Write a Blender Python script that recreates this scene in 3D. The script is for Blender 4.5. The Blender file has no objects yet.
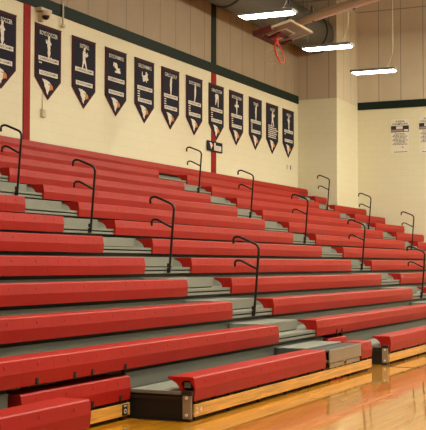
import bpy, bmesh, math, random
from mathutils import Vector, Matrix
random.seed(4)
C = bpy.context.scene.collection
SC = bpy.context.scene

# ------------------------------------------------------------------ numbers
D = 0.61                     # row depth
H = 0.2727                   # row rise
Z1 = 0.44                    # height of the first seat
A1 = (2.016, 3.372)          # near stair aisle
A2 = (10.509, 11.874)        # middle stair aisle
A3 = (18.958, 20.322)        # far stair aisle
X0 = -5.12                   # where the benches start
FZ = 0.05                    # the floor lies slightly above the zero the bleachers are measured from
XE = 23.39                   # where they stop, by the end wall
XW = 23.454                  # end wall
XB, YB = 21.377, 7.0         # bump-out in the back wall: its side and its front
YW = 8.247                   # back wall
ZC = 11.0                    # ceiling
XL, YF = -16.0, -17.0        # the two walls behind the viewer
BZ0, BZ1 = 6.33, 6.57        # dark green band


def S(r): return Z1 + (r - 1) * H
ORD = ['', 'first', 'second', 'third', 'fourth', 'fifth', 'sixth', 'seventh', 'eighth', 'ninth', 'tenth', 'eleventh', 'twelfth', 'thirteenth']

# ------------------------------------------------------------------ materials
def nodes(name):
    m = bpy.data.materials.new(name); m.use_nodes = True
    t = m.node_tree
    return m, t, t.nodes['Principled BSDF']


def lin(c):
    return tuple((x / 12.92 if x <= 0.04045 else ((x + 0.055) / 1.055) ** 2.4) for x in [v / 255 for v in c]) + (1,)


def plain(name, rgb, rough=0.5, metal=0.0, var=0.06, scale=6.0, bump=0.0, spec=0.35):
    m, t, b = nodes(name)
    b.inputs['Specular IOR Level'].default_value = spec
    N, L = t.nodes, t.links
    b.inputs['Roughness'].default_value = rough
    b.inputs['Metallic'].default_value = metal
    tc = N.new('ShaderNodeTexCoord')
    nz = N.new('ShaderNodeTexNoise'); nz.inputs['Scale'].default_value = scale; nz.inputs['Detail'].default_value = 4
    L.new(tc.outputs['Object'], nz.inputs['Vector'])
    mx = N.new('ShaderNodeMix'); mx.data_type = 'RGBA'
    c = lin(rgb)
    mx.inputs['A'].default_value = tuple(x * (1 - var) for x in c[:3]) + (1,)
    mx.inputs['B'].default_value = tuple(min(1, x * (1 + var)) for x in c[:3]) + (1,)
    L.new(nz.outputs['Fac'], mx.inputs['Factor'])
    L.new(mx.outputs['Result'], b.inputs['Base Color'])
    if bump:
        bp = N.new('ShaderNodeBump'); bp.inputs['Strength'].default_value = bump; bp.inputs['Distance'].default_value = 0.01
        n2 = N.new('ShaderNodeTexNoise'); n2.inputs['Scale'].default_value = scale * 12
        L.new(tc.outputs['Object'], n2.inputs['Vector'])
        L.new(n2.outputs['Fac'], bp.inputs['Height']); L.new(bp.outputs['Normal'], b.inputs['Normal'])
    return m


def math_n(t, op, a, b=None, c=None):
    n = t.nodes.new('ShaderNodeMath'); n.operation = op
    for i, v in enumerate((a, b, c)):
        if v is None: continue
        if isinstance(v, (int, float)): n.inputs[i].default_value = v
        else: t.links.new(v, n.inputs[i])
    return n.outputs[0]


def wall_mat(name, along, off=0.0, step=0.744, block=(228, 222, 188), panel=(164, 146, 119)):
    """painted block below the band, fabric panels with seams above it"""
    m, t, b = nodes(name)
    N, L = t.nodes, t.links
    g = N.new('ShaderNodeNewGeometry')
    sp = N.new('ShaderNodeSeparateXYZ'); L.new(g.outputs['Position'], sp.inputs[0])
    h = sp.outputs[along]; z = sp.outputs[2]
    cb = N.new('ShaderNodeCombineXYZ'); L.new(h, cb.inputs[0]); L.new(z, cb.inputs[1])
    br = N.new('ShaderNodeTexBrick')
    L.new(cb.outputs[0], br.inputs['Vector'])
    br.inputs['Scale'].default_value = 1.0
    br.inputs['Brick Width'].default_value = 0.4; br.inputs['Row Height'].default_value = 0.2
    br.inputs['Mortar Size'].default_value = 0.006; br.inputs['Mortar Smooth'].default_value = 0.4
    bc = lin(block)
    br.inputs['Color1'].default_value = bc
    br.inputs['Color2'].default_value = tuple(x * 0.98 for x in bc[:3]) + (1,)
    br.inputs['Mortar'].default_value = tuple(x * 0.91 for x in bc[:3]) + (1,)
    # panel: thin dark seams every step and one horizontal seam
    f = math_n(t, 'FRACT', math_n(t, 'DIVIDE', math_n(t, 'ADD', h, -off + 100 * step), step))
    ds = math_n(t, 'ABSOLUTE', math_n(t, 'SUBTRACT', f, 0.5))
    seam = math_n(t, 'LESS_THAN', ds, 0.014)
    hs = math_n(t, 'LESS_THAN', math_n(t, 'ABSOLUTE', math_n(t, 'SUBTRACT', z, 9.46)), 0.014)
    seam = math_n(t, 'MAXIMUM', seam, hs)
    nz = N.new('ShaderNodeTexNoise'); nz.inputs['Scale'].default_value = 2.5; nz.inputs['Detail'].default_value = 6
    L.new(g.outputs['Position'], nz.inputs['Vector'])
    pc = lin(panel)
    pm = N.new('ShaderNodeMix'); pm.data_type = 'RGBA'
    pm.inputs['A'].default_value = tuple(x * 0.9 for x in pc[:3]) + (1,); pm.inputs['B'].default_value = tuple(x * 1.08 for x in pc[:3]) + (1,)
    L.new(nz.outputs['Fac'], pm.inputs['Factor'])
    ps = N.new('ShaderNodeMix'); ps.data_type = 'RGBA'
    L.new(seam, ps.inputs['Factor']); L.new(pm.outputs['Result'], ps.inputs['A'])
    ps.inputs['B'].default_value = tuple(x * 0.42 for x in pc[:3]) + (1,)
    up = math_n(t, 'GREATER_THAN', z, (BZ0 + BZ1) / 2)
    mx = N.new('ShaderNodeMix'); mx.data_type = 'RGBA'
    L.new(up, mx.inputs['Factor']); L.new(br.outputs['Color'], mx.inputs['A']); L.new(ps.outputs['Result'], mx.inputs['B'])
    L.new(mx.outputs['Result'], b.inputs['Base Color'])
    b.inputs['Roughness'].default_value = 0.62
    bp = N.new('ShaderNodeBump'); bp.inputs['Strength'].default_value = 0.25; bp.inputs['Distance'].default_value = 0.006
    inv = math_n(t, 'SUBTRACT', 1.0, br.outputs['Fac'])
    L.new(inv, bp.inputs['Height']); L.new(bp.outputs['Normal'], b.inputs['Normal'])
    return m


def floor_mat():
    m, t, b = nodes('maple_floor')
    N, L = t.nodes, t.links
    g = N.new('ShaderNodeNewGeometry')
    br = N.new('ShaderNodeTexBrick'); L.new(g.outputs['Position'], br.inputs['Vector'])
    br.inputs['Scale'].default_value = 1.0; br.inputs['Brick Width'].default_value = 1.3; br.inputs['Row Height'].default_value = 0.057
    br.inputs['Mortar Size'].default_value = 0.0009; br.inputs['Mortar Smooth'].default_value = 0.2
    br.inputs['Color1'].default_value = lin((212, 144, 14)); br.inputs['Color2'].default_value = lin((194, 120, 6))
    br.inputs['Mortar'].default_value = lin((120, 70, 22))
    mp = N.new('ShaderNodeMapping'); mp.inputs['Scale'].default_value = (1.2, 30, 1)
    L.new(g.outputs['Position'], mp.inputs['Vector'])
    nz = N.new('ShaderNodeTexNoise'); nz.inputs['Scale'].default_value = 1.0; nz.inputs['Detail'].default_value = 5
    L.new(mp.outputs[0], nz.inputs['Vector'])
    mx = N.new('ShaderNodeMix'); mx.data_type = 'RGBA'; mx.blend_type = 'MULTIPLY'; mx.inputs['Factor'].default_value = 0.35
    L.new(br.outputs['Color'], mx.inputs['A']); L.new(nz.outputs['Fac'], mx.inputs['B'])
    L.new(mx.outputs['Result'], b.inputs['Base Color'])
    b.inputs['Roughness'].default_value = 0.4
    b.inputs['Coat Weight'].default_value = 1.0; b.inputs['Coat Roughness'].default_value = 0.04; b.inputs['Coat IOR'].default_value = 1.5; b.inputs['Specular IOR Level'].default_value = 0.2
    n2 = N.new('ShaderNodeTexNoise'); n2.inputs['Scale'].default_value = 1.6; n2.inputs['Detail'].default_value = 1
    L.new(g.outputs['Position'], n2.inputs['Vector'])
    bp = N.new('ShaderNodeBump'); bp.inputs['Strength'].default_value = 0.035; bp.inputs['Distance'].default_value = 0.02
    L.new(n2.outputs['Fac'], bp.inputs['Height']); L.new(bp.outputs['Normal'], b.inputs['Normal']); L.new(bp.outputs['Normal'], b.inputs['Coat Normal'])
    return m


def wood_mat(name, rgb):
    m, t, b = nodes(name)
    N, L = t.nodes, t.links
    tc = N.new('ShaderNodeTexCoord')
    mp = N.new('ShaderNodeMapping'); mp.inputs['Scale'].default_value = (1.6, 14, 34)
    L.new(tc.outputs['Object'], mp.inputs['Vector'])
    nz = N.new('ShaderNodeTexNoise'); nz.inputs['Scale'].default_value = 1.0; nz.inputs['Detail'].default_value = 6; nz.inputs['Distortion'].default_value = 0.8
    L.new(mp.outputs[0], nz.inputs['Vector'])
    rp = N.new('ShaderNodeValToRGB')
    c = lin(rgb)
    rp.color_ramp.elements[0].position = 0.32; rp.color_ramp.elements[0].color = tuple(x * 0.6 for x in c[:3]) + (1,)
    rp.color_ramp.elements[1].position = 0.62; rp.color_ramp.elements[1].color = c
    L.new(nz.outputs['Fac'], rp.inputs['Fac']); L.new(rp.outputs['Color'], b.inputs['Base Color'])
    b.inputs['Roughness'].default_value = 0.35
    return m


def tread_mat():
    m, t, b = nodes('grey_footboard')
    N, L = t.nodes, t.links
    g = N.new('ShaderNodeNewGeometry')
    sp = N.new('ShaderNodeSeparateXYZ'); L.new(g.outputs['Position'], sp.inputs[0])
    f = math_n(t, 'FRACT', math_n(t, 'MULTIPLY', sp.outputs[1], 1 / 0.1017))
    gr = math_n(t, 'LESS_THAN', math_n(t, 'ABSOLUTE', math_n(t, 'SUBTRACT', f, 0.5)), 0.06)
    nz = N.new('ShaderNodeTexNoise'); nz.inputs['Scale'].default_value = 3.0; nz.inputs['Detail'].default_value = 6
    L.new(g.outputs['Position'], nz.inputs['Vector'])
    mx = N.new('ShaderNodeMix'); mx.data_type = 'RGBA'
    c = lin((134, 134, 120))
    mx.inputs['A'].default_value = tuple(x * 0.85 for x in c[:3]) + (1,); mx.inputs['B'].default_value = tuple(x * 1.12 for x in c[:3]) + (1,)
    L.new(nz.outputs['Fac'], mx.inputs['Factor'])
    m2 = N.new('ShaderNodeMix'); m2.data_type = 'RGBA'
    L.new(gr, m2.inputs['Factor']); L.new(mx.outputs['Result'], m2.inputs['A']); m2.inputs['B'].default_value = tuple(x * 0.6 for x in c[:3]) + (1,)
    L.new(m2.outputs['Result'], b.inputs['Base Color'])
    b.inputs['Roughness'].default_value = 0.5
    return m


def red_mat():
    """moulded red plastic: slight mottling, scuffs"""
    m, t, b = nodes('red_plastic')
    N, L = t.nodes, t.links
    g = N.new('ShaderNodeNewGeometry')
    nz = N.new('ShaderNodeTexNoise'); nz.inputs['Scale'].default_value = 1.4; nz.inputs['Detail'].default_value = 5
    L.new(g.outputs['Position'], nz.inputs['Vector'])
    mx = N.new('ShaderNodeMix'); mx.data_type = 'RGBA'
    mx.inputs['A'].default_value = lin((155, 20, 10)); mx.inputs['B'].default_value = lin((172, 28, 16))
    L.new(nz.outputs['Fac'], mx.inputs['Factor']); L.new(mx.outputs['Result'], b.inputs['Base Color'])
    b.inputs['Roughness'].default_value = 0.5
    b.inputs['Specular IOR Level'].default_value = 0.25
    n2 = N.new('ShaderNodeTexNoise'); n2.inputs['Scale'].default_value = 160
    L.new(g.outputs['Position'], n2.inputs['Vector'])
    bp = N.new('ShaderNodeBump'); bp.inputs['Strength'].default_value = 0.15; bp.inputs['Distance'].default_value = 0.002
    L.new(n2.outputs['Fac'], bp.inputs['Height']); L.new(bp.outputs['Normal'], b.inputs['Normal'])
    return m


def duct_mat():
    m, t, b = nodes('duct_grey')
    N, L = t.nodes, t.links
    g = N.new('ShaderNodeNewGeometry')
    sp = N.new('ShaderNodeSeparateXYZ'); L.new(g.outputs['Position'], sp.inputs[0])
    f = math_n(t, 'FRACT', math_n(t, 'MULTIPLY', sp.outputs[0], 4.0))
    gr = math_n(t, 'LESS_THAN', f, 0.06)
    mx = N.new('ShaderNodeMix'); mx.data_type = 'RGBA'
    mx.inputs['A'].default_value = lin((92, 90, 82)); mx.inputs['B'].default_value = lin((80, 78, 70))
    L.new(gr, mx.inputs['Factor']); L.new(mx.outputs['Result'], b.inputs['Base Color'])
    b.inputs['Roughness'].default_value = 0.6
    return m


def emit_mat(name, rgb, strength):
    m, t, b = nodes(name)
    b.inputs['Base Color'].default_value = (0.9, 0.9, 0.9, 1)
    b.inputs['Emission Color'].default_value = rgb + (1,)
    b.inputs['Emission Strength'].default_value = strength
    return m


def glass_board_mat():
    m, t, b = nodes('frosted_board')
    b.inputs['Base Color'].default_value = lin((140, 140, 130))
    b.inputs['Roughness'].default_value = 0.6
    b.inputs['Transmission Weight'].default_value = 0.25
    return m


M = dict(
    red=red_mat(), tread=tread_mat(), floor=floor_mat(), duct=duct_mat(), board=glass_board_mat(),
    steel=plain('grey_steel', (116, 117, 106), 0.45, 0.0, 0.08, 5, 0.1),
    step=plain('aisle_step_grey', (134, 132, 118), 0.5, 0, 0.07, 5, 0.1),
    stepfront=plain('brown_grey_panel', (150, 132, 108), 0.5, 0, 0.07, 6, 0.1),
    lid=plain('dark_lid_and_void_shade', (70, 72, 66), 0.6, 0, 0.08, 8, 0.2),
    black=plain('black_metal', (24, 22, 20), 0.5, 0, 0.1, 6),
    rail=plain('bronze_black_metal', (44, 34, 28), 0.38, 0.2, 0.1, 6),
    dark=plain('dark_steel', (40, 32, 26), 0.55, 0, 0.15, 4),
    kick=wood_mat('kick_board_wood', (236, 172, 74)),
    band=plain('green_band_paint', (32, 44, 38), 0.5, 0, 0.12, 2, spec=0.08),
    strip=plain('red_strip_paint', (146, 30, 24), 0.5, 0, 0.06, 3, spec=0.08),
    navy=plain('navy_cloth', (40, 40, 50), 0.7, 0, 0.12, 5, spec=0.08),
    maroon=plain('maroon_cloth', (74, 36, 44), 0.7, 0, 0.1, 6, spec=0.08),
    white=plain('white_print', (226, 220, 204), 0.6, 0, 0.04, 8),
    ink=plain('dark_ink', (46, 44, 58), 0.6, 0, 0.05, 8),
    beak=plain('orange_print', (206, 130, 40), 0.6, 0, 0.08, 9),
    blush=plain('taupe_print', (160, 140, 130), 0.6, 0, 0.08, 9),  # dull taupe for small print and the seat tag
    paper=plain('poster_paper', (232, 226, 204), 0.6, 0, 0.03, 5),
    housing=plain('light_housing', (120, 116, 108), 0.4, 0.1, 0.05, 5),
    lamp_soft=emit_mat('soft_lamp_lens', (1.0, 0.97, 0.84), 24.0),
    fill_lamp=emit_mat('fill_lamp_lens', (1.0, 0.965, 0.80), 114.0),
    cable=plain('pale_cable', (216, 206, 186), 0.5, 0, 0.05, 8),
    wire=plain('steel_wire', (120, 112, 98), 0.4, 0.5, 0.05, 8),
    ceil=plain('ceiling_deck', (70, 66, 60), 0.8, 0, 0.1, 1.5),
    mast=plain('tan_painted_steel', (206, 176, 142), 0.45, 0, 0.06, 4),
    pad=plain('maroon_padding', (86, 28, 26), 0.6, 0, 0.08, 8),
    rim=plain('rim_red', (206, 46, 30), 0.4, 0, 0.06, 8),
    net=plain('net_cord', (190, 172, 146), 0.7, 0, 0.05, 10),
    beige=plain('beige_box', (206, 192, 160), 0.5, 0, 0.05, 8),
    plate=plain('white_plate', (226, 222, 210), 0.5, 0, 0.04, 8),
)
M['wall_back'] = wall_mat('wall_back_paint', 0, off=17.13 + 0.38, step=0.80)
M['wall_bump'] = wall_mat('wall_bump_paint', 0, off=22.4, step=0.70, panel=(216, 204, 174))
M['wall_bump_side'] = wall_mat('wall_bump_side_shaded', 1, off=7.6, step=0.70, panel=(190, 174, 144))  # panel colour darkened to carry the shade on the bump-out's side face
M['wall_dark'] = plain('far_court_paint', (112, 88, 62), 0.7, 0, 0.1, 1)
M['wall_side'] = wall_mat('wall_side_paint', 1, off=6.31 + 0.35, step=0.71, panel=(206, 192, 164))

# ------------------------------------------------------------------ helpers
def link(name, me, parent=None, mat=None, loc=(0, 0, 0)):
    o = bpy.data.objects.new(name, me); C.objects.link(o)
    o.location = loc
    if parent is not None: o.parent = parent
    if mat is not None and me is not None and not me.materials: me.materials.append(mat)
    return o


def mesh_of(bm, name, smooth=False):
    bmesh.ops.recalc_face_normals(bm, faces=bm.faces)
    me = bpy.data.meshes.new(name); bm.to_mesh(me); bm.free()
    if smooth:
        for p in me.polygons: p.use_smooth = True
    return me


def obj(name, bm, mat, parent=None, smooth=False, loc=(0, 0, 0)):
    return link(name, mesh_of(bm, name, smooth), parent, mat, loc)


def tag(o, label, cat, group=None, kind=None):
    o['label'] = label; o['category'] = cat
    if group: o['group'] = group
    if kind: o['kind'] = kind
    return o


def struct(o):
    o['kind'] = 'structure'; return o


def thing(name, label, cat, loc=(0, 0, 0), group=None):
    o = bpy.data.objects.new(name, None); C.objects.link(o); o.location = loc; o.empty_display_size = 0.2
    return tag(o, label, cat, group)


def dup(root, loc, label, group=None):
    r = root.copy(); C.objects.link(r); r.location = loc; r['label'] = label
    if group: r['group'] = group
    for ch in list(root.children):
        c = ch.copy(); C.objects.link(c); c.parent = r
        for g in list(ch.children):
            d = g.copy(); C.objects.link(d); d.parent = c
    return r


def box(bm, x0, x1, y0, y1, z0, z1, bev=0.0):
    vs = [bm.verts.new((x, y, z)) for x in (x0, x1) for y in (y0, y1) for z in (z0, z1)]
    fs = [(0, 1, 3, 2), (4, 6, 7, 5), (0, 4, 5, 1), (2, 3, 7, 6), (0, 2, 6, 4), (1, 5, 7, 3)]
    faces = [bm.faces.new([vs[i] for i in f]) for f in fs]
    if bev > 0:
        es = {e for f in faces for e in f.edges}
        bmesh.ops.bevel(bm, geom=list(es), offset=bev, segments=2, profile=0.5, affect='EDGES')
    return bm


def B(x0, x1, y0, y1, z0, z1, bev=0.0):
    return box(bmesh.new(), x0, x1, y0, y1, z0, z1, bev)


def prism(bm, pts, axis, a, b):
    """extrude a polygon (2-D points) along an axis from a to b; axis 'x': pts are (y,z); 'y': pts are (x,z)"""
    def P(p, t): return (t, p[0], p[1]) if axis == 'x' else (p[0], t, p[1])
    v0 = [bm.verts.new(P(p, a)) for p in pts]; v1 = [bm.verts.new(P(p, b)) for p in pts]
    n = len(pts)
    for i in range(n):
        bm.faces.new([v0[i], v0[(i + 1) % n], v1[(i + 1) % n], v1[i]])
    bm.faces.new(v0); bm.faces.new(v1[::-1])
    return bm


def tube(bm, path, r, seg=10, cap=True):
    path = [Vector(p) for p in path]
    rings = []
    t0 = (path[1] - path[0]).normalized()
    up = Vector((1, 0, 0)) if abs(t0.x) < 0.8 else Vector((0, 0, 1))
    nrm = (up - t0 * up.dot(t0)).normalized()
    for i, p in enumerate(path):
        if i == 0: t = (path[1] - p).normalized()
        elif i == len(path) - 1: t = (p - path[i - 1]).normalized()
        else: t = ((path[i + 1] - p).normalized() + (p - path[i - 1]).normalized()).normalized()
        nrm = (nrm - t * nrm.dot(t)).normalized()
        bn = t.cross(nrm)
        rings.append([bm.verts.new(p + (nrm * math.cos(a) + bn * math.sin(a)) * r) for a in [2 * math.pi * k / seg for k in range(seg)]])
    for a, b in zip(rings, rings[1:]):
        for k in range(seg):
            bm.faces.new([a[k], a[(k + 1) % seg], b[(k + 1) % seg], b[k]])
    if cap:
        bm.faces.new(rings[0][::-1]); bm.faces.new(rings[-1])
    return bm


def fillet(pts, rad, n=5):
    """round the inner corners of a polyline"""
    pts = [Vector(p) for p in pts]; out = [pts[0]]
    for a, b, c in zip(pts, pts[1:], pts[2:]):
        d1, d2 = (a - b), (c - b)
        k = min(rad, d1.length * 0.48, d2.length * 0.48)
        p, q = b + d1.normalized() * k, b + d2.normalized() * k
        for i in range(n + 1):
            s = i / n
            out.append(p * (1 - s) ** 2 + b * 2 * s * (1 - s) + q * s * s)
    out.append(pts[-1])
    return out


def text_mesh(s, w, h, flat=0.002):
    """lettering fitted into w x h, centred on the origin, in the XZ plane facing -Y"""
    cu = bpy.data.curves.new('lettering', 'FONT'); cu.body = s; cu.align_x = 'CENTER'; cu.align_y = 'CENTER'
    cu.size = 1.0; cu.resolution_u = 2; cu.offset = 0.012
    o = bpy.data.objects.new('lettering', cu); C.objects.link(o)
    dg = bpy.context.evaluated_depsgraph_get(); dg.update()
    me = bpy.data.meshes.new_from_object(o.evaluated_get(dg))
    bpy.data.objects.remove(o)
    xs = [v.co.x for v in me.vertices]; ys = [v.co.y for v in me.vertices]
    cx, cy = (min(xs) + max(xs)) / 2, (min(ys) + max(ys)) / 2
    sx, sy = w / (max(xs) - min(xs)), h / (max(ys) - min(ys))
    for v in me.vertices:
        x, y = (v.co.x - cx) * sx, (v.co.y - cy) * sy
        v.co = Vector((x, 0, y))
    return me

# ------------------------------------------------------------------ the room
struct(obj('floor', B(XL - .2, XW + .2, YF - .2, YW + .2, -0.2, FZ), M['floor']))
struct(obj('ceiling', B(XL - .2, XW + .2, YF - .2, YW + .2, ZC, ZC + .2), M['ceil']))
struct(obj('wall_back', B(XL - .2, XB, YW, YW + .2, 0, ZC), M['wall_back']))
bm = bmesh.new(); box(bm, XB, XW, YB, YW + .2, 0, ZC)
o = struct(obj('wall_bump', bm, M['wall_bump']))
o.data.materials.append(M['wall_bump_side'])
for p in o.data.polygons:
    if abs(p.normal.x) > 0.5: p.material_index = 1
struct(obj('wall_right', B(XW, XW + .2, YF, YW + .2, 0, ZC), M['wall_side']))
struct(obj('wall_left', B(XL - .2, XL, YF, YW, 0, ZC), M['wall_dark']))
struct(obj('wall_front', B(XL, XW, YF - .2, YF, 0, ZC), M['wall_dark']))
# dark green band and painted strips
struct(obj('trim_1', B(XL, XB - .001, YW - .03, YW, BZ0, BZ1, .006), M['band']))
struct(obj('trim_2', B(XW - .03, XW, YF, YB - .001, BZ0, BZ1, .006), M['band']))
n = 3
for xs in (6.905, 15.25):
    w = .11 if xs < 10 else .14
    struct(obj('trim_%d' % n, B(xs - w, xs + w, YW - .02, YW, 0, BZ0, .004), M['strip'])); n += 1
    struct(obj('trim_%d' % n, B(xs - w, xs + w, YW - .02, YW, BZ1, ZC, .004), M['band'])); n += 1
# thin dark lines on the floor at the ends of the front units
struct(obj('trim_7', B(-1.625, -1.60, 0.72, 1.17, FZ, FZ + 0.003), M['black']))
struct(obj('trim_8', B(4.36, 4.385, -0.2, 0.9, FZ, FZ + 0.003), M['black']))

# ------------------------------------------------------------------ bleachers: benches
PROFILE = [(.006, -.212), (-.005, -.105), (.009, -.010), (.019, 0), (.262, 0), (.27, -.008), (.268, -.02), (.225, -.035), (.185, -.058), (.158, -.09),
           (.145, -.1285), (.118, -.1285), (.124, -.095), (.135, -.06), (.118, -.034), (.05, -.03), (.03, -.06), (.006, -.105), (.026, -.212)]
CAP = [(.0105, -.205), (-.001, -.105), (.013, -.014), (.024, -.004), (.262, -.004), (.264, -.016), (.22, -.033), (.18, -.056), (.153, -.09), (.142, -.1275), (.0262, -.1275), (.0245, -.205)]
mod_cache = {}


def module_mesh(w):
    k = round(w, 4)
    if k in mod_cache: return mod_cache[k]
    bm = bmesh.new(); g = 0.0006
    prism(bm, PROFILE, 'x', g, w - g)
    # two shallow round studs on the upper half of the front
    for cx in (w * .5,):
        cz, cy, r = -.052, .0015, .020
        ring = [bm.verts.new((cx + r * math.cos(a), cy, cz + r * math.sin(a))) for a in [2 * math.pi * i / 12 for i in range(12)]]
        mid = [bm.verts.new((cx + .6 * r * math.cos(a), cy - .0025, cz + .6 * r * math.sin(a))) for a in [2 * math.pi * i / 12 for i in range(12)]]
        for i in range(12): bm.faces.new([ring[i], ring[(i + 1) % 12], mid[(i + 1) % 12], mid[i]])
        bm.faces.new(mid)
    me = mesh_of(bm, 'seat_module'); me.materials.append(M['red'])
    mod_cache[k] = me
    return me


bm = bmesh.new(); prism(bm, CAP, 'x', 0, .008)
cap_me = mesh_of(bm, 'end_cap'); cap_me.materials.append(M['red'])


def bench(r, x0, x1, label, y=None, caps=(True, True), slots=(), z=None):
    y = r * D if y is None else y
    t = thing('bleacher_bench', label, 'bench', (x0, y, S(r)), 'red bleacher benches')
    n = max(1, round((x1 - x0) / 0.457)); w = (x1 - x0) / n
    me = module_mesh(w)
    for i in range(n):
        link('seat_module', me, t, None, (i * w, 0, 0))
    if caps[0]: link('end_cap', cap_me, t, None, (.003, 0, 0))
    if caps[1]: link('end_cap', cap_me, t, None, (x1 - x0 - .011, 0, 0))
    for sx in slots:
        obj('latch_slot', B(sx - x0 - .016, sx - x0 + .016, -.007, .004, -.212, -.158), M['dark'], t)
    return t


NEAR, MID, FAR, LAST = 'near block', 'middle block', 'far block', 'end block by far wall'
benches = {}
for r in range(2, 14):
    if r <= 12:
        segs = [(X0, A1[0], NEAR), (A1[1], A2[0], MID), (A2[1], A3[0], FAR)]
        if r <= 11: segs.append((A3[1], XE, LAST))
        else: segs.append((A3[1], XB - .01, LAST))
    else:
        segs = [(X0, (A1[0] + A1[1]) / 2, NEAR), ((A1[0] + A1[1]) / 2, (A2[0] + A2[1]) / 2, MID), ((A2[0] + A2[1]) / 2, (A3[0] + A3[1]) / 2, FAR), ((A3[0] + A3[1]) / 2, XB - .01, LAST)]
    for x0, x1, blk in segs:
        row = 'top row against the back wall' if r == 13 else ORD[r] + ' row up from the floor'
        sl = ()
        if r == 2: sl = (-3.13, -2.57, -2.29, -1.72) if blk == NEAR else ((4.18, 4.40) if blk == MID else ())
        b_ = bench(r, x0, x1, 'red plastic bench in the %s, %s' % (row, blk), slots=sl)
        benches[(r, blk)] = b_
# pale worn tag on the fourth-row bench at the middle aisle
obj('seat_tag', B(.05, .16, -.009, -.002, -.075, -.025, .002), M['blush'], benches[(4, FAR)])

# front row units and the ones pushed back underneath the second row
YP = 1.215
fr = {}
fr['A'] = bench(1, X0, -3.33, 'red front-row bench beside the wheelchair gap, cut by the picture corner')
fr['B'] = bench(1, -3.345, -1.64, 'red front-row bench pushed back under the second row, beside dark side panel', y=YP, slots=(-1.82, -2.30, -2.9))
fr['C'] = bench(1, -1.556, 1.97, 'long red front-row bench with open hollow end, between wheelchair gap and step', caps=(False, True))
fr['D'] = bench(1, 3.83, 4.60, 'short red bench pushed back behind the gap next to the metal front step', y=YP)
fr['E'] = bench(1, 3.37, 3.812, 'single red seat block on the front unit between metal step and gap')
fr['F'] = bench(1, 4.70, A2[0], 'red front-row bench beyond the gap, with black end frame')
# open end of the long front bench: pale hardware inside the hollow
obj('seat_bracket', B(.02, .05, .05, .115, -.10, -.045, .004), M['steel'], fr['C'])

# ------------------------------------------------------------------ platforms (tread, nosing, riser)
def platform(r, tag_label, treads, noses, risers):
    t = thing('bleacher_platform', tag_label, 'platform', (0, r * D, 0), 'grey bleacher platforms')
    zt = S(r) - .13
    for (x0, x1, y1) in treads:
        obj('footboard', B(x0, x1, .030, y1, zt - .025, zt), M['tread'], t)
    for (x0, x1) in noses:
        obj('nosing', B(x0, x1, .028, .05, S(r) - .21, S(r) - .180, .003), M['step'], t)
        obj('tread_lip', B(x0, x1, .027, .0295, zt - .030, zt - .001), M['step'], t)
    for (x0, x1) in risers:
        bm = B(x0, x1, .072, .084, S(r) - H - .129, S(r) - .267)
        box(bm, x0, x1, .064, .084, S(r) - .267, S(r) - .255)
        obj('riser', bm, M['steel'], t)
        obj('gap_shade_strip', B(x0, x1, .09, .11, S(r) - .30, zt - .03), M['black'], t)  # black strip added as the shade in the gap under the nosing
    return t


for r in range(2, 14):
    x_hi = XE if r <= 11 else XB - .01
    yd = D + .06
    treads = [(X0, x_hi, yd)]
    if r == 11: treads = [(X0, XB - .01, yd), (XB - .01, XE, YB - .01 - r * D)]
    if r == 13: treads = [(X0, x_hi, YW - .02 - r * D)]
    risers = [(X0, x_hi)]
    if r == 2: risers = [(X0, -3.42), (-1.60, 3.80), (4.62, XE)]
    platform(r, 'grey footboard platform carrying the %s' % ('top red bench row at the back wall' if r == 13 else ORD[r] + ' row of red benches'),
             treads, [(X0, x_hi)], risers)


def front_platform(label, x0, x1, y0=D, deep=True, nose=None):
    t = thing('front_platform', label, 'platform', (0, y0, 0), 'front row platforms with wooden kick boards')
    zt = S(1) - .13
    yd = (D + .055) if deep else 0.40
    obj('footboard', B(x0, x1, .030, yd, zt - .025, zt), M['tread'], t)
    obj('kick_board', B(x0 + .02, x1 + .0, .004, .024, .088, .198, .003), M['kick'], t)
    n = max(2, int((x1 - x0) / .75))
    for i in range(n + 1):
        xx = x0 + .10 + (x1 - x0 - .2) * i / n
        obj('bracket_post', B(xx - .018, xx + .018, .032, .05, FZ, zt - .03), M['dark'], t)
    return t


fpA = front_platform('front unit with wooden kick board beneath the front-row bench at the picture corner', X0, -3.36)
fpB = front_platform('recessed unit with wooden kick board and number plate under the pushed-back bench', -3.345, -1.64, YP + 0.0, False)
fpC = front_platform('front unit with long wooden kick board and dark side panel at wheelchair gap', -1.57, 3.812)
fpD = front_platform('short recessed unit behind the gap next to the metal front step', 3.83, 4.60, YP, False)
fpF = front_platform('front unit with wooden kick board and black end frame beyond the gap', 4.64, A2[0])


def side_frame(fp, x):
    """dark side panel, its pale edge trim and the bolted front bracket"""
    zt = S(1) - .13
    obj('side_panel', B(x - .012, x, .10, D + .05, FZ + .008, zt - .028), M['black'], fp)
    obj('side_rib', B(x - .020, x - .0125, .10, D + .05, zt - .075, zt - .045), M['dark'], fp)
    obj('edge_trim', B(x - .022, x, .06, D + .05, zt - .026, zt + .004, .003), M['steel'], fp)
    br = obj('end_bracket', B(x - .03, x + .0, .015, .098, .075, zt - .03, .004), M['stepfront'], fp)
    obj('bracket_cap', B(x - .035, x + .008, .005, .11, zt - .028, zt + .012, .005), M['dark'], br)
    bm = bmesh.new()
    for zz in (.11, zt - .05):
        tube(bm, [(x - .031, .056, zz), (x - .042, .056, zz)], .014, 8)
    obj('bolt', bm, M['plate'], br)
    obj('caster_foot', B(x - .03, x + .02, .02, .11, FZ, .0745, .004), M['black'], br)


side_frame(fpC, -1.575)
side_frame(fpF, 4.635)
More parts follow.
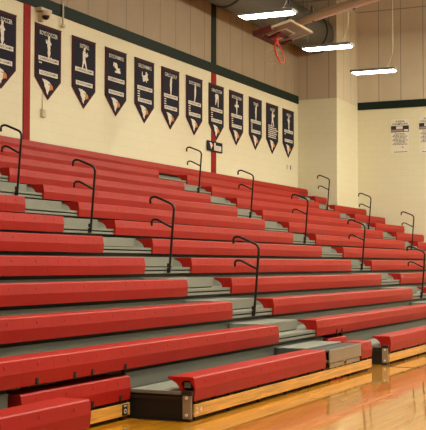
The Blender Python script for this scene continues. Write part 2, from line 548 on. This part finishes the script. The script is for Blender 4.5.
# number plates on the kick boards
def kick_number(fp, x, s, w, h, plate):
    if plate:
        obj('number_plate', B(x - .045, x + .045, -.003, .0035, .094, .193, .002), M['black'], fp)
    me = text_mesh(s, w, h); me.materials.append(M['plate'])
    o = link('plate_digits', me, fp, None, (x, -.0045 if plate else .0015, .146))
    if plate: o.rotation_euler = (0, math.radians(90), 0)


kick_number(fpB, -1.74, '10', .075, .05, True)
kick_number(fpC, -1.46, '2 4', .13, .055, False)

# ------------------------------------------------------------------ aisle steps
step_me = {}


def step_void_shade(me):  # dark-coloured box imitates the shaded void under the first step's top
    m2 = me.copy(); m2.materials.clear(); m2.materials.append(M['lid']); return m2


def aisle_step(r, aisle, name):
    x0, x1 = aisle
    t = thing('aisle_step', 'grey half-height step between the %s and %s rows in the %s' % (ORD[r], ORD[r + 1], name), 'step', (x0 + .02, r * D, S(r)), 'grey aisle steps')
    w = x1 - x0 - .04
    key = round(w, 3)
    if key not in step_me:
        bm = bmesh.new(); box(bm, 0, w, .255, D + .06, -.116, -.006)
        ve = [e for e in bm.edges if abs(e.verts[0].co.z - e.verts[1].co.z) > .05 and e.verts[0].co.y < .3]
        bmesh.ops.bevel(bm, geom=ve, offset=.05, segments=5, affect='EDGES')
        a = mesh_of(bm, 'step_box'); a.materials.append(M['step'])
        bm = B(.0, w, .275, D + .06, -.0055, .004, .003)
        b = mesh_of(bm, 'step_top'); b.materials.append(M['tread'])
        bm = B(.01, w - .01, .285, D + .05, -.1285, -.1165); c = mesh_of(bm, 'step_gap_shade'); c.materials.append(M['black'])  # last strip is black to draw the shadow line below the box
        step_me[key] = (a, b, c)
    link('step_box', step_void_shade(step_me[key][0]) if r == 1 else step_me[key][0], t); link('step_top', step_me[key][1], t); link('step_gap_shade', step_me[key][2], t)


for r in range(1, 12):
    aisle_step(r, A1, 'near aisle')
for r in range(2, 12):
    aisle_step(r, A2, 'middle aisle')
    aisle_step(r, A3, 'far aisle')

# the low metal step on the front unit
t = thing('front_step', 'brown grey metal front step with dark lid at the foot of near aisle', 'step', (0, D, 0))
obj('front_panel', B(2.10, 3.33, -.006, .012, .272, .43, .004), M['stepfront'], t)
for x0, x1 in ((2.12, 2.66), (2.74, 3.28)):
    obj('lower_panel', B(x0, x1, .002, .016, .213, .266, .003), M['stepfront'], t)
for xx in (2.06, 2.70, 3.31):
    obj('step_bracket', B(xx - .03, xx + .03, .055, .08, .09, .283, .004), M['black'], t)
obj('step_lid', B(2.02, 3.355, .014, .245, .405, .432, .004), M['lid'], t)
obj('step_back', B(2.03, 3.35, .20, .235, .311, .404), M['lid'], t)

# ------------------------------------------------------------------ handrails
def rail_parts(t):
    top = fillet([(0, .0, -.195), (0, -.072, .70), (0, .222, .82), (0, .292, .80), (0, .287, .725)], .075)
    bm = bmesh.new(); tube(bm, top, .0168, 10)
    # post and top bar are one bent tube; the lower bar is welded to it
    obj('post', bm, M['rail'], t, True)
    low = fillet([(0, -.038, .40), (0, .19, .513), (0, .268, .505), (0, .266, .428)], .06)
    bm = bmesh.new(); tube(bm, low, .0155, 10); obj('lower_bar', bm, M['rail'], t, True)
    bm = B(-.026, .026, -.004, .022, -.205, -.135, .004); box(bm, -.024, .024, -.014, .024, -.128, -.075, .004)
    obj('base_bracket', bm, M['rail'], t)


proto = None
for rows, a, nm in (((3, 5, 7, 9), A1, 'near aisle'), ((3, 5, 7, 9, 11), A2, 'middle aisle'), ((7, 9, 11), A3, 'far aisle')):
    for r in rows:
        lab = 'dark bent-tube handrail standing at the %s row in the %s' % (ORD[r], nm)
        loc = ((a[0] + a[1]) / 2, r * D, S(r))
        if proto is None:
            proto = thing('aisle_handrail', lab, 'handrail', loc, 'dark aisle handrails'); rail_parts(proto)
        else: dup(proto, loc, lab)

# ------------------------------------------------------------------ banners on the back wall
def limb(bm, p, q, r0, r1, y):
    p, q = Vector((p[0], p[1])), Vector((q[0], q[1]))
    d = (q - p); L = d.length
    a0 = math.atan2(d.y, d.x)
    pts = []
    for i in range(7):
        a = a0 + math.pi / 2 + math.pi * i / 6
        pts.append((p.x + r0 * math.cos(a), p.y + r0 * math.sin(a)))
    for i in range(7):
        a = a0 - math.pi / 2 + math.pi * i / 6
        pts.append((q.x + r1 * math.cos(a), q.y + r1 * math.sin(a)))
    bm.faces.new([bm.verts.new((x, y, z)) for x, z in pts])


def disc(bm, c, r, y):
    bm.faces.new([bm.verts.new((c[0] + r * math.cos(a), y, c[1] + r * math.sin(a))) for a in [2 * math.pi * i / 14 for i in range(14)]])


# poses: list of limbs ((x,z),(x,z),r0,r1), head, ball (metres, centred on the figure)
RUN = dict(l=[((0, .02), (0, -.0), .05, .05), ((0, .10), (.01, -.06), .05, .045), ((-.01, .11), (-.10, .06), .022, .018), ((-.10, .06), (-.12, .12), .018, .014), ((.02, .11), (.09, .05), .022, .018),
              ((0, -.06), (.04, -.17), .034, .024), ((.04, -.17), (.0, -.29), .024, .016), ((.01, -.06), (-.03, -.18), .034, .022), ((-.03, -.18), (.0, -.30), .022, .016)], h=(.0, .19), b=(.09, -.29))
BAT = dict(l=[((-.01, .10), (-.02, -.06), .055, .045), ((-.01, .10), (.10, .04), .024, .02), ((.10, .04), (.13, .12), .02, .016), ((.0, .08), (.12, .05), .024, .02),
              ((-.02, -.06), (-.07, -.18), .036, .024), ((-.07, -.18), (-.10, -.30), .024, .018), ((-.01, -.06), (.05, -.18), .036, .024), ((.05, -.18), (.10, -.31), .024, .018)], h=(-.01, .20), b=(.14, .07))
SWIM = dict(l=[((-.02, .06), (.05, -.07), .05, .035), ((-.02, .08), (-.13, .10), .026, .02), ((-.13, .10), (-.16, .03), .02, .016), ((.05, -.07), (.18, -.09), .035, .022), ((-.06, -.12), (.2, -.12), .02, .014), ((.06, -.05), (.17, -.02), .03, .014)], h=(-.08, .02), b=None)
WREST = dict(l=[((-.06, -.06), (.08, -.01), .06, .06), ((.08, .0), (.14, .08), .03, .024), ((-.06, -.05), (-.16, .02), .028, .02), ((-.16, .02), (-.16, .10), .02, .016), ((.08, -.03), (.17, -.06), .034, .022), ((-.04, -.08), (-.10, -.13), .03, .02), ((.1, -.04), (.08, -.13), .03, .02)], h=(.06, .10), b=None)
STAND = dict(l=[((.01, .12), (-.01, -.04), .052, .042), ((.02, .12), (.05, .24), .02, .016), ((-.01, .10), (-.05, .0), .022, .018), ((-.01, -.04), (-.02, -.17), .034, .024), ((-.02, -.17), (.01, -.30), .024, .018), ((.01, -.04), (.01, -.18), .034, .022), ((.01, -.18), (-.02, -.29), .022, .016)], h=(.03, .21), b=None)
DIVE = dict(l=[((.02, .26), (.035, .08), .018, .03), ((.035, .10), (.03, -.07), .045, .04), ((.03, -.07), (-.0, -.20), .038, .026), ((.0, -.20), (-.05, -.32), .026, .012)], h=(.03, .17), b=None)
ARCH = dict(l=[((-.05, .10), (.06, .10), .06, .06), ((-.05, .10), (-.08, -.05), .03, .024), ((-.08, -.05), (-.09, -.16), .024, .016), ((.07, .10), (.10, -.04), .034, .026), ((.10, -.04), (.10, -.22), .026, .016), ((-.03, .10), (-.02, -.08), .024, .016)], h=(-.01, .06), b=None)
CROSS = dict(l=[((0, .10), (0, -.10), .045, .035), ((-.15, .0), (.15, .0), .02, .02), ((0, -.1), (.0, -.26), .034, .018), ((0, .12), (.0, .24), .022, .014), ((-.12, -.02), (.1, .03), .03, .02)], h=(0, .15), b=None)
HEADF = {'run': RUN, 'bat': BAT, 'swim': SWIM, 'wrest': WREST, 'stand': STAND, 'dive': DIVE, 'arch': ARCH, 'cross': CROSS}

BAN = [(6.09, 'run', 'GIRLS SOCCER', 'white kicking player, beside the near red strip'),
       (7.617, 'run', 'BOYS SOCCER', 'white kicking player, under the wall camera'),
       (8.932, 'bat', 'SOFTBALL', 'white batting player, second beyond the near red strip'),
       (10.24, 'swim', 'BOYS SWIMMING', 'white swimmer with bent arm'),
       (11.527, 'wrest', 'GIRLS SWIMMING', 'white low crouching figure'),
       (12.81, 'stand', 'GIRLS GOLF', 'slim white upright figure with raised arm'),
       (14.10, 'dive', 'BOYS DIVING', 'thin white curved diver, just before the middle red strip'),
       (15.395, 'arch', 'GYMNASTICS TEAM', 'white arched figure, hanging over the middle red strip'),
       (16.67, 'cross', 'BOYS CROSS RUN', 'white figure with arms spread'),
       (17.99, 'stand', 'TENNIS', 'white narrow figure, third from the wall corner'),
       (19.24, 'bat', 'HOCKEY', 'long block of small text lines, second from the wall corner'),
       (20.52, 'run', 'WRESTLING', 'pale broad figure, last one at the wall corner')]
EAGLE = [(-.18, .15), (-.05, .145), (.05, .11), (.10, .06), (.12, .01), (.05, .0), (.045, -.06), (.01, -.09), (.0, -.16), (-.05, -.11), (-.06, -.05), (-.10, -.0), (-.12, .08)]
BEAK = [(.05, .075), (.11, .07), (.15, .03), (.155, -.05), (.135, -.02), (.10, -.04), (.06, -.055), (.05, .0)]


def flat(bm, pts, y):
    bm.faces.new([bm.verts.new((x, y, z)) for x, z in pts])


def eagle(parent, cx, cz, s, y):
    bm = bmesh.new(); flat(bm, [(cx + 1.2 * x * s, cz + z * s) for x, z in EAGLE], y); e = obj('eagle_emblem', bm, M['white'], parent)
    bm = bmesh.new(); flat(bm, [(cx + 1.2 * x * s, cz + z * s) for x, z in BEAK], y - .002); obj('beak', bm, M['beak'], e)
    bm = bmesh.new(); flat(bm, [(cx + 1.2 * x * s, cz + z * s) for x, z in ((-.01, .07), (.05, .075), (.04, .05))], y - .002)
    obj('eye_mark', bm, M['ink'], e)


yb = YW - .022
for i, (cx, pose, title, what) in enumerate(BAN):
    w, zt, zs, zp = .45, 6.03, 5.01, 4.615
    t = thing('sports_banner', 'navy pointed banner with %s' % what, 'banner', (cx, yb, 4.615), 'navy pointed banners along the back wall')
    z0 = 4.615
    outer = [(-w, zt - z0), (w, zt - z0), (w, zs - z0), (0, zp - z0), (-w, zs - z0)]
    ins = .045
    inner = [(-w + ins, zt - z0 - ins), (w - ins, zt - z0 - ins), (w - ins, zs - z0 + .015), (0, zp - z0 + .065), (-w + ins, zs - z0 + .015)]
    bm = bmesh.new(); prism(bm, outer, 'y', 0, .015); obj('border', bm, M['maroon'], t)
    bm = bmesh.new(); prism(bm, inner, 'y', -.004, -.0002); f = obj('field', bm, M['navy'], t)
    bm = bmesh.new(); tube(bm, [(-w - .01, .004, zt - z0 + .005), (w + .01, .004, zt - z0 + .005)], .012, 8); obj('hanging_rod', bm, M['dark'], t)
    two = len(title) > 9
    me = text_mesh(title, .62 if two else .36, .085); me.materials.append(M['white']); link('title_lettering', me, t, None, (0, -.007, 1.27))
    P = HEADF[pose]
    bm = bmesh.new(); fz = 1.05; s = .80
    for k, (p, q, r0, r1) in enumerate(P['l']):
        limb(bm, (p[0] * s, fz + p[1] * s), (q[0] * s, fz + q[1] * s), r0 * s * 1.35, r1 * s * 1.35, -.007 - .0006 * k)
    disc(bm, (P['h'][0] * s, fz + P['h'][1] * s), .046 * s, -.0135)
    if P['b']: disc(bm, (P['b'][0] * s, fz + P['b'][1] * s), .026 * s, -.0141)
    obj('athlete_figure', bm, M['white'], t)
    if i == 10:
        for k in range(7):
            bm = bmesh.new(); xx = -.33
            while xx < (.26 if k else .05):
                ww = random.uniform(.05, .14); box(bm, xx, xx + ww, -.007, -.0045, .785 - k * .055, .815 - k * .055); xx += ww + .025
            tag_line = obj('text_line', bm, M['white'], t)
    else:
        for zc, words in ((.775, 'CONFERENCE CHAMPS'), (.50, 'SECTION CHAMPS')):
            ww = .70 if zc > .6 else .64
            pl = obj('title_plate', B(-ww / 2, ww / 2, -.008, -.0045, zc - .043, zc + .043), M['white'], t)
            me = text_mesh(words, ww - .08, .045); me.materials.append(M['ink']); link('plate_lettering', me, pl, None, (0, -.0095, zc))
        for k in range({2: 0, 3: 0}.get(i, 3 if 3 < i < 10 else 1)):
            obj('year_mark', B(-.335, -.235, -.007, -.0045, .675 - k * .055, .70 - k * .055), M['white'], t)
    eagle(t, -.02, .24, .95, -.007)

# small sign under the banner on the middle red strip
t = thing('wall_sign', 'small dark sign with eagle head and pale text panel on the red strip', 'sign', (15.265, YW - .045, 4.31))
obj('sign_board', B(-.455, .455, 0, .02, 0, .255, .003), M['navy'], t)
eagle(t, -.23, .135, .55, -.003)
bm = B(-.06, .36, -.004, -.0005, .03, .16); box(bm, -.06, .02, -.004, -.0005, .16, .22)
p_ = obj('text_panel', bm, M['white'], t)
for k in range(3):
    bm = bmesh.new(); xx = -.03
    while xx < .27:
        ww = random.uniform(.03, .09); box(bm, xx, xx + ww, -.006, -.0042, .05 + k * .036, .064 + k * .036); xx += ww + .018
    obj('panel_line', bm, M['blush'], p_)

# ------------------------------------------------------------------ wall fittings on the back wall
t = thing('security_camera', 'pale wall camera on a bracket just below the dark green band', 'camera', (7.33, YW, 6.2))
obj('mounting_box', B(-.17, .2, -.16, -.0, .07, .128, .008), M['beige'], t)
bm = bmesh.new(); tube(bm, [(-.02, -.16, .07), (-.02, -.16, -.02)], .085, 14); obj('camera_body', bm, M['beige'], t, False)
bm = bmesh.new(); bmesh.ops.create_uvsphere(bm, u_segments=14, v_segments=8, radius=.07, matrix=Matrix.Translation((-.02, -.16, -.03)))
obj('dome', bm, M['dark'], t, True)
obj('bracket_arm', B(-.06, .02, -.09, 0, -.12, .065, .006), M['beige'], t)
t = thing('wall_conduit', 'thin conduit running down behind a banner to a small outlet box', 'conduit', (7.44, YW, 4.3))
bm = bmesh.new(); tube(bm, [(0, -.007, .1), (0, -.007, 1.74)], .0065, 8); obj('pipe', bm, M['beige'], t)
obj('outlet_box', B(-.055, .07, -.05, 0, -.04, .11, .006), M['beige'], t)
t = thing('hanging_conduit', 'short pale conduit stub hanging below the green band beyond the camera', 'conduit', (8.08, YW - .031, 6.15))
bm = bmesh.new(); tube(bm, fillet([(0, 0, .50), (0, -.02, .42), (0, -.02, .02), (.04, -.01, .0)], .05), .02, 8); obj('pipe', bm, M['beige'], t, True)
obj('cap', B(-.03, .06, -.05, -.0, -.04, .03, .006), M['beige'], t)
for k, xx in enumerate((20.46, 20.73)):
    tag(obj('wall_outlet', B(xx - .035, xx + .035, YW - .012, YW, 4.27, 4.40, .004), M['housing'] if k else M['beige']),
        'narrow outlet plate under the last banner, %s' % ('the one closer to the corner' if k else 'the one farther from the corner'), 'outlet')

# ------------------------------------------------------------------ posters on the end wall
def poster(yc, z0, z1, label):
    t = thing('wall_poster', label, 'poster', (XW - .004, yc, z0))
    t.rotation_euler = (0, 0, math.radians(-90))        # local -Y looks towards -X of the hall; local X runs towards the court
    h = z1 - z0; w = .285
    obj('sheet', B(-w, w, -.006, .0, 0, h), M['paper'], t)
    for s, ww, hh, zc in (('AREA', .30, .055, h - .085), ('CHAMPIONS', .50, .065, h - .165)):
        me = text_mesh(s, ww, hh); me.materials.append(M['ink']); link('heading', me, t, None, (0, -.008, zc))
    bn = obj('photo_band', B(-w, w, -.009, -.0065, h - .42, h - .22), M['ink'], t)
    obj('photo_panel', B(-.12, .09, -.011, -.0095, h - .32, h - .235), M['white'], bn)
    obj('photo_strip', B(-w + .01, .1, -.011, -.0095, h - .405, h - .335), M['blush'], bn)
    obj('photo_strip', B(.13, w - .02, -.011, -.0095, h - .40, h - .34), M['white'], bn)
    for k in range(9):
        hw = .17 + .035 * ((k * 7) % 3); xx = -hw; bm = bmesh.new(); zz = h - .47 - k * .042
        while xx < hw - .02:
            ww = min(random.uniform(.03, .10), hw - xx); box(bm, xx, xx + ww, -.008, -.0062, zz - .009, zz + .009); xx += ww + .018
        obj('text_line', bm, M['ink'], t)
    eagle(t, .05, .19, .35, -.008)
    bm = bmesh.new(); xx = -.19
    while xx < .17:
        ww = random.uniform(.03, .08); box(bm, xx, xx + ww, -.008, -.0062, .04, .06); xx += ww + .012
    obj('footer_line', bm, M['ink'], t)
    return t


poster(5.63, 4.90, 5.99, 'white champions poster with navy photo band, whole, on end wall')
poster(4.735, 4.88, 6.04, 'white champions poster cut by picture edge on the end wall')

# ------------------------------------------------------------------ duct
t = thing('air_duct', 'large dark round air duct along the top of the back wall', 'duct', (0, 7.62, 8.38))
R_ = .54


def cyl(bm, x0, x1, r, seg=40):
    return tube(bm, [(x0, 0, 0), (x1, 0, 0)], r, seg)


o = obj('duct_tube', cyl(bmesh.new(), XL, XB, R_), M['duct'], t, True)
for p in o.data.polygons:
    if len(p.vertices) > 4: p.use_smooth = False
for k in range(5):
    x = 20.75 - 3.1 * k
    obj('duct_band', cyl(bmesh.new(), x - .04, x + .04, R_ + .018), M['black'], t)
    obj('hanger_rod', tube(bmesh.new(), [(x - .6, 0, R_ - .005), (x - .6, 0, ZC - 8.38)], .012, 6), M['wire'], t)

# ------------------------------------------------------------------ hanging lights
def light_parts(t, zc, lens='fill_lamp'):
    Lh, W = .60, .165
    obj('housing', B(-W, W, -Lh, Lh, .0, .065, .012), M['housing'], t)
    bm = bmesh.new()
    a = [(-W + .03, -Lh + .03), (W - .03, -Lh + .03), (W - .03, Lh - .03), (-W + .03, Lh - .03)]
    b = [(-.10, -Lh + .10), (.10, -Lh + .10), (.10, Lh - .10), (-.10, Lh - .10)]
    v0 = [bm.verts.new((x, y, -.001)) for x, y in a]; v1 = [bm.verts.new((x, y, -.035)) for x, y in b]
    for i in range(4): bm.faces.new([v0[i], v0[(i + 1) % 4], v1[(i + 1) % 4], v1[i]])
    bm.faces.new(v1); bm.faces.new(v0[::-1])
    obj('diffuser', bm, M[lens], t)
    for yy in (-.48, .48):
        bm = bmesh.new(); tube(bm, [(0, yy, .066), (0, yy, ZC - zc)], .004, 6); obj('suspension_wire', bm, M['wire'], t)
    bm = bmesh.new()
    tube(bm, fillet([(0, -.42, .066), (.02, -.34, .10), (.02, -.46, .32), (.03, -.50, .55), (.0, -.485, ZC - zc)], .12), .009, 7); obj('power_cable', bm, M['cable'], t, True)
    obj('wire_hub', B(-.03, .03, -.40, -.33, .066, .11, .005), M['cable'], t)


lp = thing('hanging_light', 'glowing hanging linear light beside the folded backboard', 'light', (10.05, 4.65, 6.44), 'hanging linear lights')
light_parts(lp, 6.44, 'lamp_soft')
dup(lp, (13.79, 4.67, 6.44), 'glowing hanging linear light in front of the duct end, middle of three', 'hanging linear lights')
dup(lp, (17.35, 4.63, 6.44), 'glowing hanging linear light in front of the end wall panels', 'hanging linear lights')
lc = thing('hanging_light', 'added unseen hanging light out over the open court floor', 'light', (10.05, 0.4, 8.7), 'added unseen lights over the court')
light_parts(lc, 8.7)
fill_spots = [(xx, yy) for yy in (0.4, -4.2, -8.8) for xx in (-8.4, -4.7, -1.0, 2.7, 6.4, 10.05, 13.79, 17.35, 20.9)]  # unseen court lamps, added to bring the hall up to brightness
fill_spots += [(xx, -1.9) for xx in (-4.7, -1.0, 2.7, 6.4, 10.05, 15.6)] + [(19.1, 0.4), (20.9, -1.9), (22.4, 0.4), (22.4, -3.0), (21.6, -5.6)]  # more unseen lamps, added to brighten the front and the far end
for xx, yy in fill_spots:
        if (xx, yy) != (10.05, 0.4): dup(lc, (xx, yy, 8.7), 'added unseen hanging light out over the open court floor', 'added unseen lights over the court')

# ------------------------------------------------------------------ folded basketball backboard
T = Vector((11.745, 4.782, 6.683))
ex = Vector((1, 0, 0)); ey = Vector((0, .8, -.2)).normalized()
dn = ex.cross(ey).normalized()
if dn.z > 0: dn = -dn
LW, LH = 1.37, .825
t = thing('basketball_backboard', 'folded-up basketball backboard with red rim hanging over the bleachers', 'backboard', T)
mat = Matrix((ex, ey, dn)).transposed().to_4x4()       # local x: width, local y: towards the bottom edge, local z: face side (down)


def lobj(name, bm, m, parent=t, smooth=False):
    bm.transform(mat); return obj(name, bm, m, parent, smooth)


lobj('board', B(.03, LW - .03, .03, LH - .03, -.012, .012), M['board'])
bm = bmesh.new()
box(bm, 0, LW, 0, .04, -.03, .022, .004); box(bm, 0, .04, .04, LH, -.03, .022, .004); box(bm, LW - .04, LW, .04, LH, -.03, .022, .004); box(bm, .04, LW - .04, LH - .04, LH, -.03, .022, .004)
lobj('board_frame', bm, M['beige'])
bm = bmesh.new(); xm = LW / 2
for a in ((xm - .3, xm + .3, LH - .14, LH - .10), (xm - .3, xm + .3, LH - .55, LH - .51), (xm - .3, xm - .26, LH - .51, LH - .14), (xm + .26, xm + .3, LH - .51, LH - .14)):
    box(bm, a[0], a[1], a[2], a[3], .013, .017)
lobj('target_square', bm, M['plate'])
bm = bmesh.new()
box(bm, -.05, LW + .05, LH - .06, LH + .09, -.05, .055, .015); box(bm, -.05, .14, LH - .36, LH - .06, -.05, .055, .012); box(bm, LW - .08, LW + .05, LH - .33, LH - .06, -.05, .055, .012)
lobj('edge_padding', bm, M['pad'])
bm = bmesh.new(); box(bm, .42, .98, LH - .40, LH - .27, .013, .06, .008); box(bm, .50, .62, LH - .27, LH - .07, .013, .06, .008)
lobj('support_bracket', bm, M['pad'])
bm = bmesh.new()
box(bm, xm - .07, xm + .07, LH - .26, LH - .08, .018, .06, .006); box(bm, xm - .035, xm + .035, LH - .2, LH - .14, .06, .19, .006)
lobj('rim_bracket', bm, M['rim'])
rc = Vector((xm, LH - .17, .41)); rr = .235
bm = bmesh.new()
# ring lies in the local x-z plane
ring = [(rc.x + rr * math.cos(a), rc.y, rc.z + rr * math.sin(a)) for a in [2 * math.pi * i / 28 for i in range(29)]]
tube(bm, ring, .017, 8, False)
rim = lobj('rim', bm, M['rim'], t, True)
bm = bmesh.new()
N_ = 12
for i in range(N_):
    for d in (-1, 1):
        pts = []
        for k in range(6):
            s = k / 5; a = 2 * math.pi * (i + d * s * 1.2) / N_
            q = rr * (1 - .5 * s)
            p = Vector((rc.x + q * math.cos(a), rc.y + .40 * s, rc.z + q * math.sin(a) + .12 * s * s))
            pts.append(p)
        tube(bm, pts, .0048, 5)
lobj('net', bm, M['net'], rim)
# steel work behind the board: mast to the ceiling, thinner brace over it
bm = bmesh.new()
m0 = Vector((12.43, 5.02, 6.76)) - T; m1 = Vector((12.43, -9.0, 10.9)) - T
p0 = Vector((12.43, 5.25, 6.70)) - T; p1 = Vector((12.43, 3.41, 7.085)) - T; dv = (p1 - p0).normalized(); tt = (ZC - .02 - 6.70) / dv.z
tube(bm, [p0, p0 + dv * tt], .085, 16); obj('mast', bm, M['mast'], t, True)
q0 = Vector((12.43, 4.55, 6.93)) - T; q1 = Vector((12.43, 3.60, 7.155)) - T; dv2 = (q1 - q0).normalized(); t2 = (ZC - .02 - 6.93) / dv2.z
bm = bmesh.new(); tube(bm, [q0, q0 + dv2 * t2], .035, 10); obj('brace', bm, M['mast'], t, True)
for k in (.75, 1.7):
    a = p0 + dv * k; obj('mast_clamp', tube(bmesh.new(), [a - Vector((0, 0, .1)), a + Vector((0, .03, .25))], .03, 8), M['dark'], t)
for sx in (.25, LW - .25):
    a = mat @ Vector((sx, .25, -.03)); obj('board_strut', tube(bmesh.new(), [a, p0 + dv * .35], .025, 8), M['pad'], t)

# ------------------------------------------------------------------ faint ambient, camera, view
wd = bpy.data.worlds.new('hall_air'); SC.world = wd; wd.use_nodes = True
bg = wd.node_tree.nodes['Background']; bg.inputs[0].default_value = (1, .9, .75, 1); bg.inputs[1].default_value = 0.0

yaw, pitch, roll = 1.1353, 0.0438, 0.0013
cy, sy, cp, sp = math.cos(yaw), math.sin(yaw), math.cos(pitch), math.sin(pitch)
F = Vector((sy * cp, cy * cp, sp)); R = Vector((cy, -sy, 0)); U = R.cross(F)
R2 = R * math.cos(roll) + U * math.sin(roll); U2 = U * math.cos(roll) - R * math.sin(roll)
cam = bpy.data.cameras.new('camera'); co = bpy.data.objects.new('camera', cam); C.objects.link(co)
m = Matrix((R2, U2, -F)).transposed().to_4x4(); m.translation = Vector((-10.5321, -3.7422, 1.4471))
co.matrix_world = m
cam.sensor_fit = 'HORIZONTAL'; cam.sensor_width = 36.0; cam.lens = 36.0 * 1117.4172 / 426.0
cam.clip_end = 200
SC.camera = co
SC.view_settings.view_transform = 'Standard'
SC.view_settings.look = 'None'
SC.view_settings.gamma = 1.0
SC.view_settings.use_curve_mapping = False
SC.view_settings.exposure = 0.22
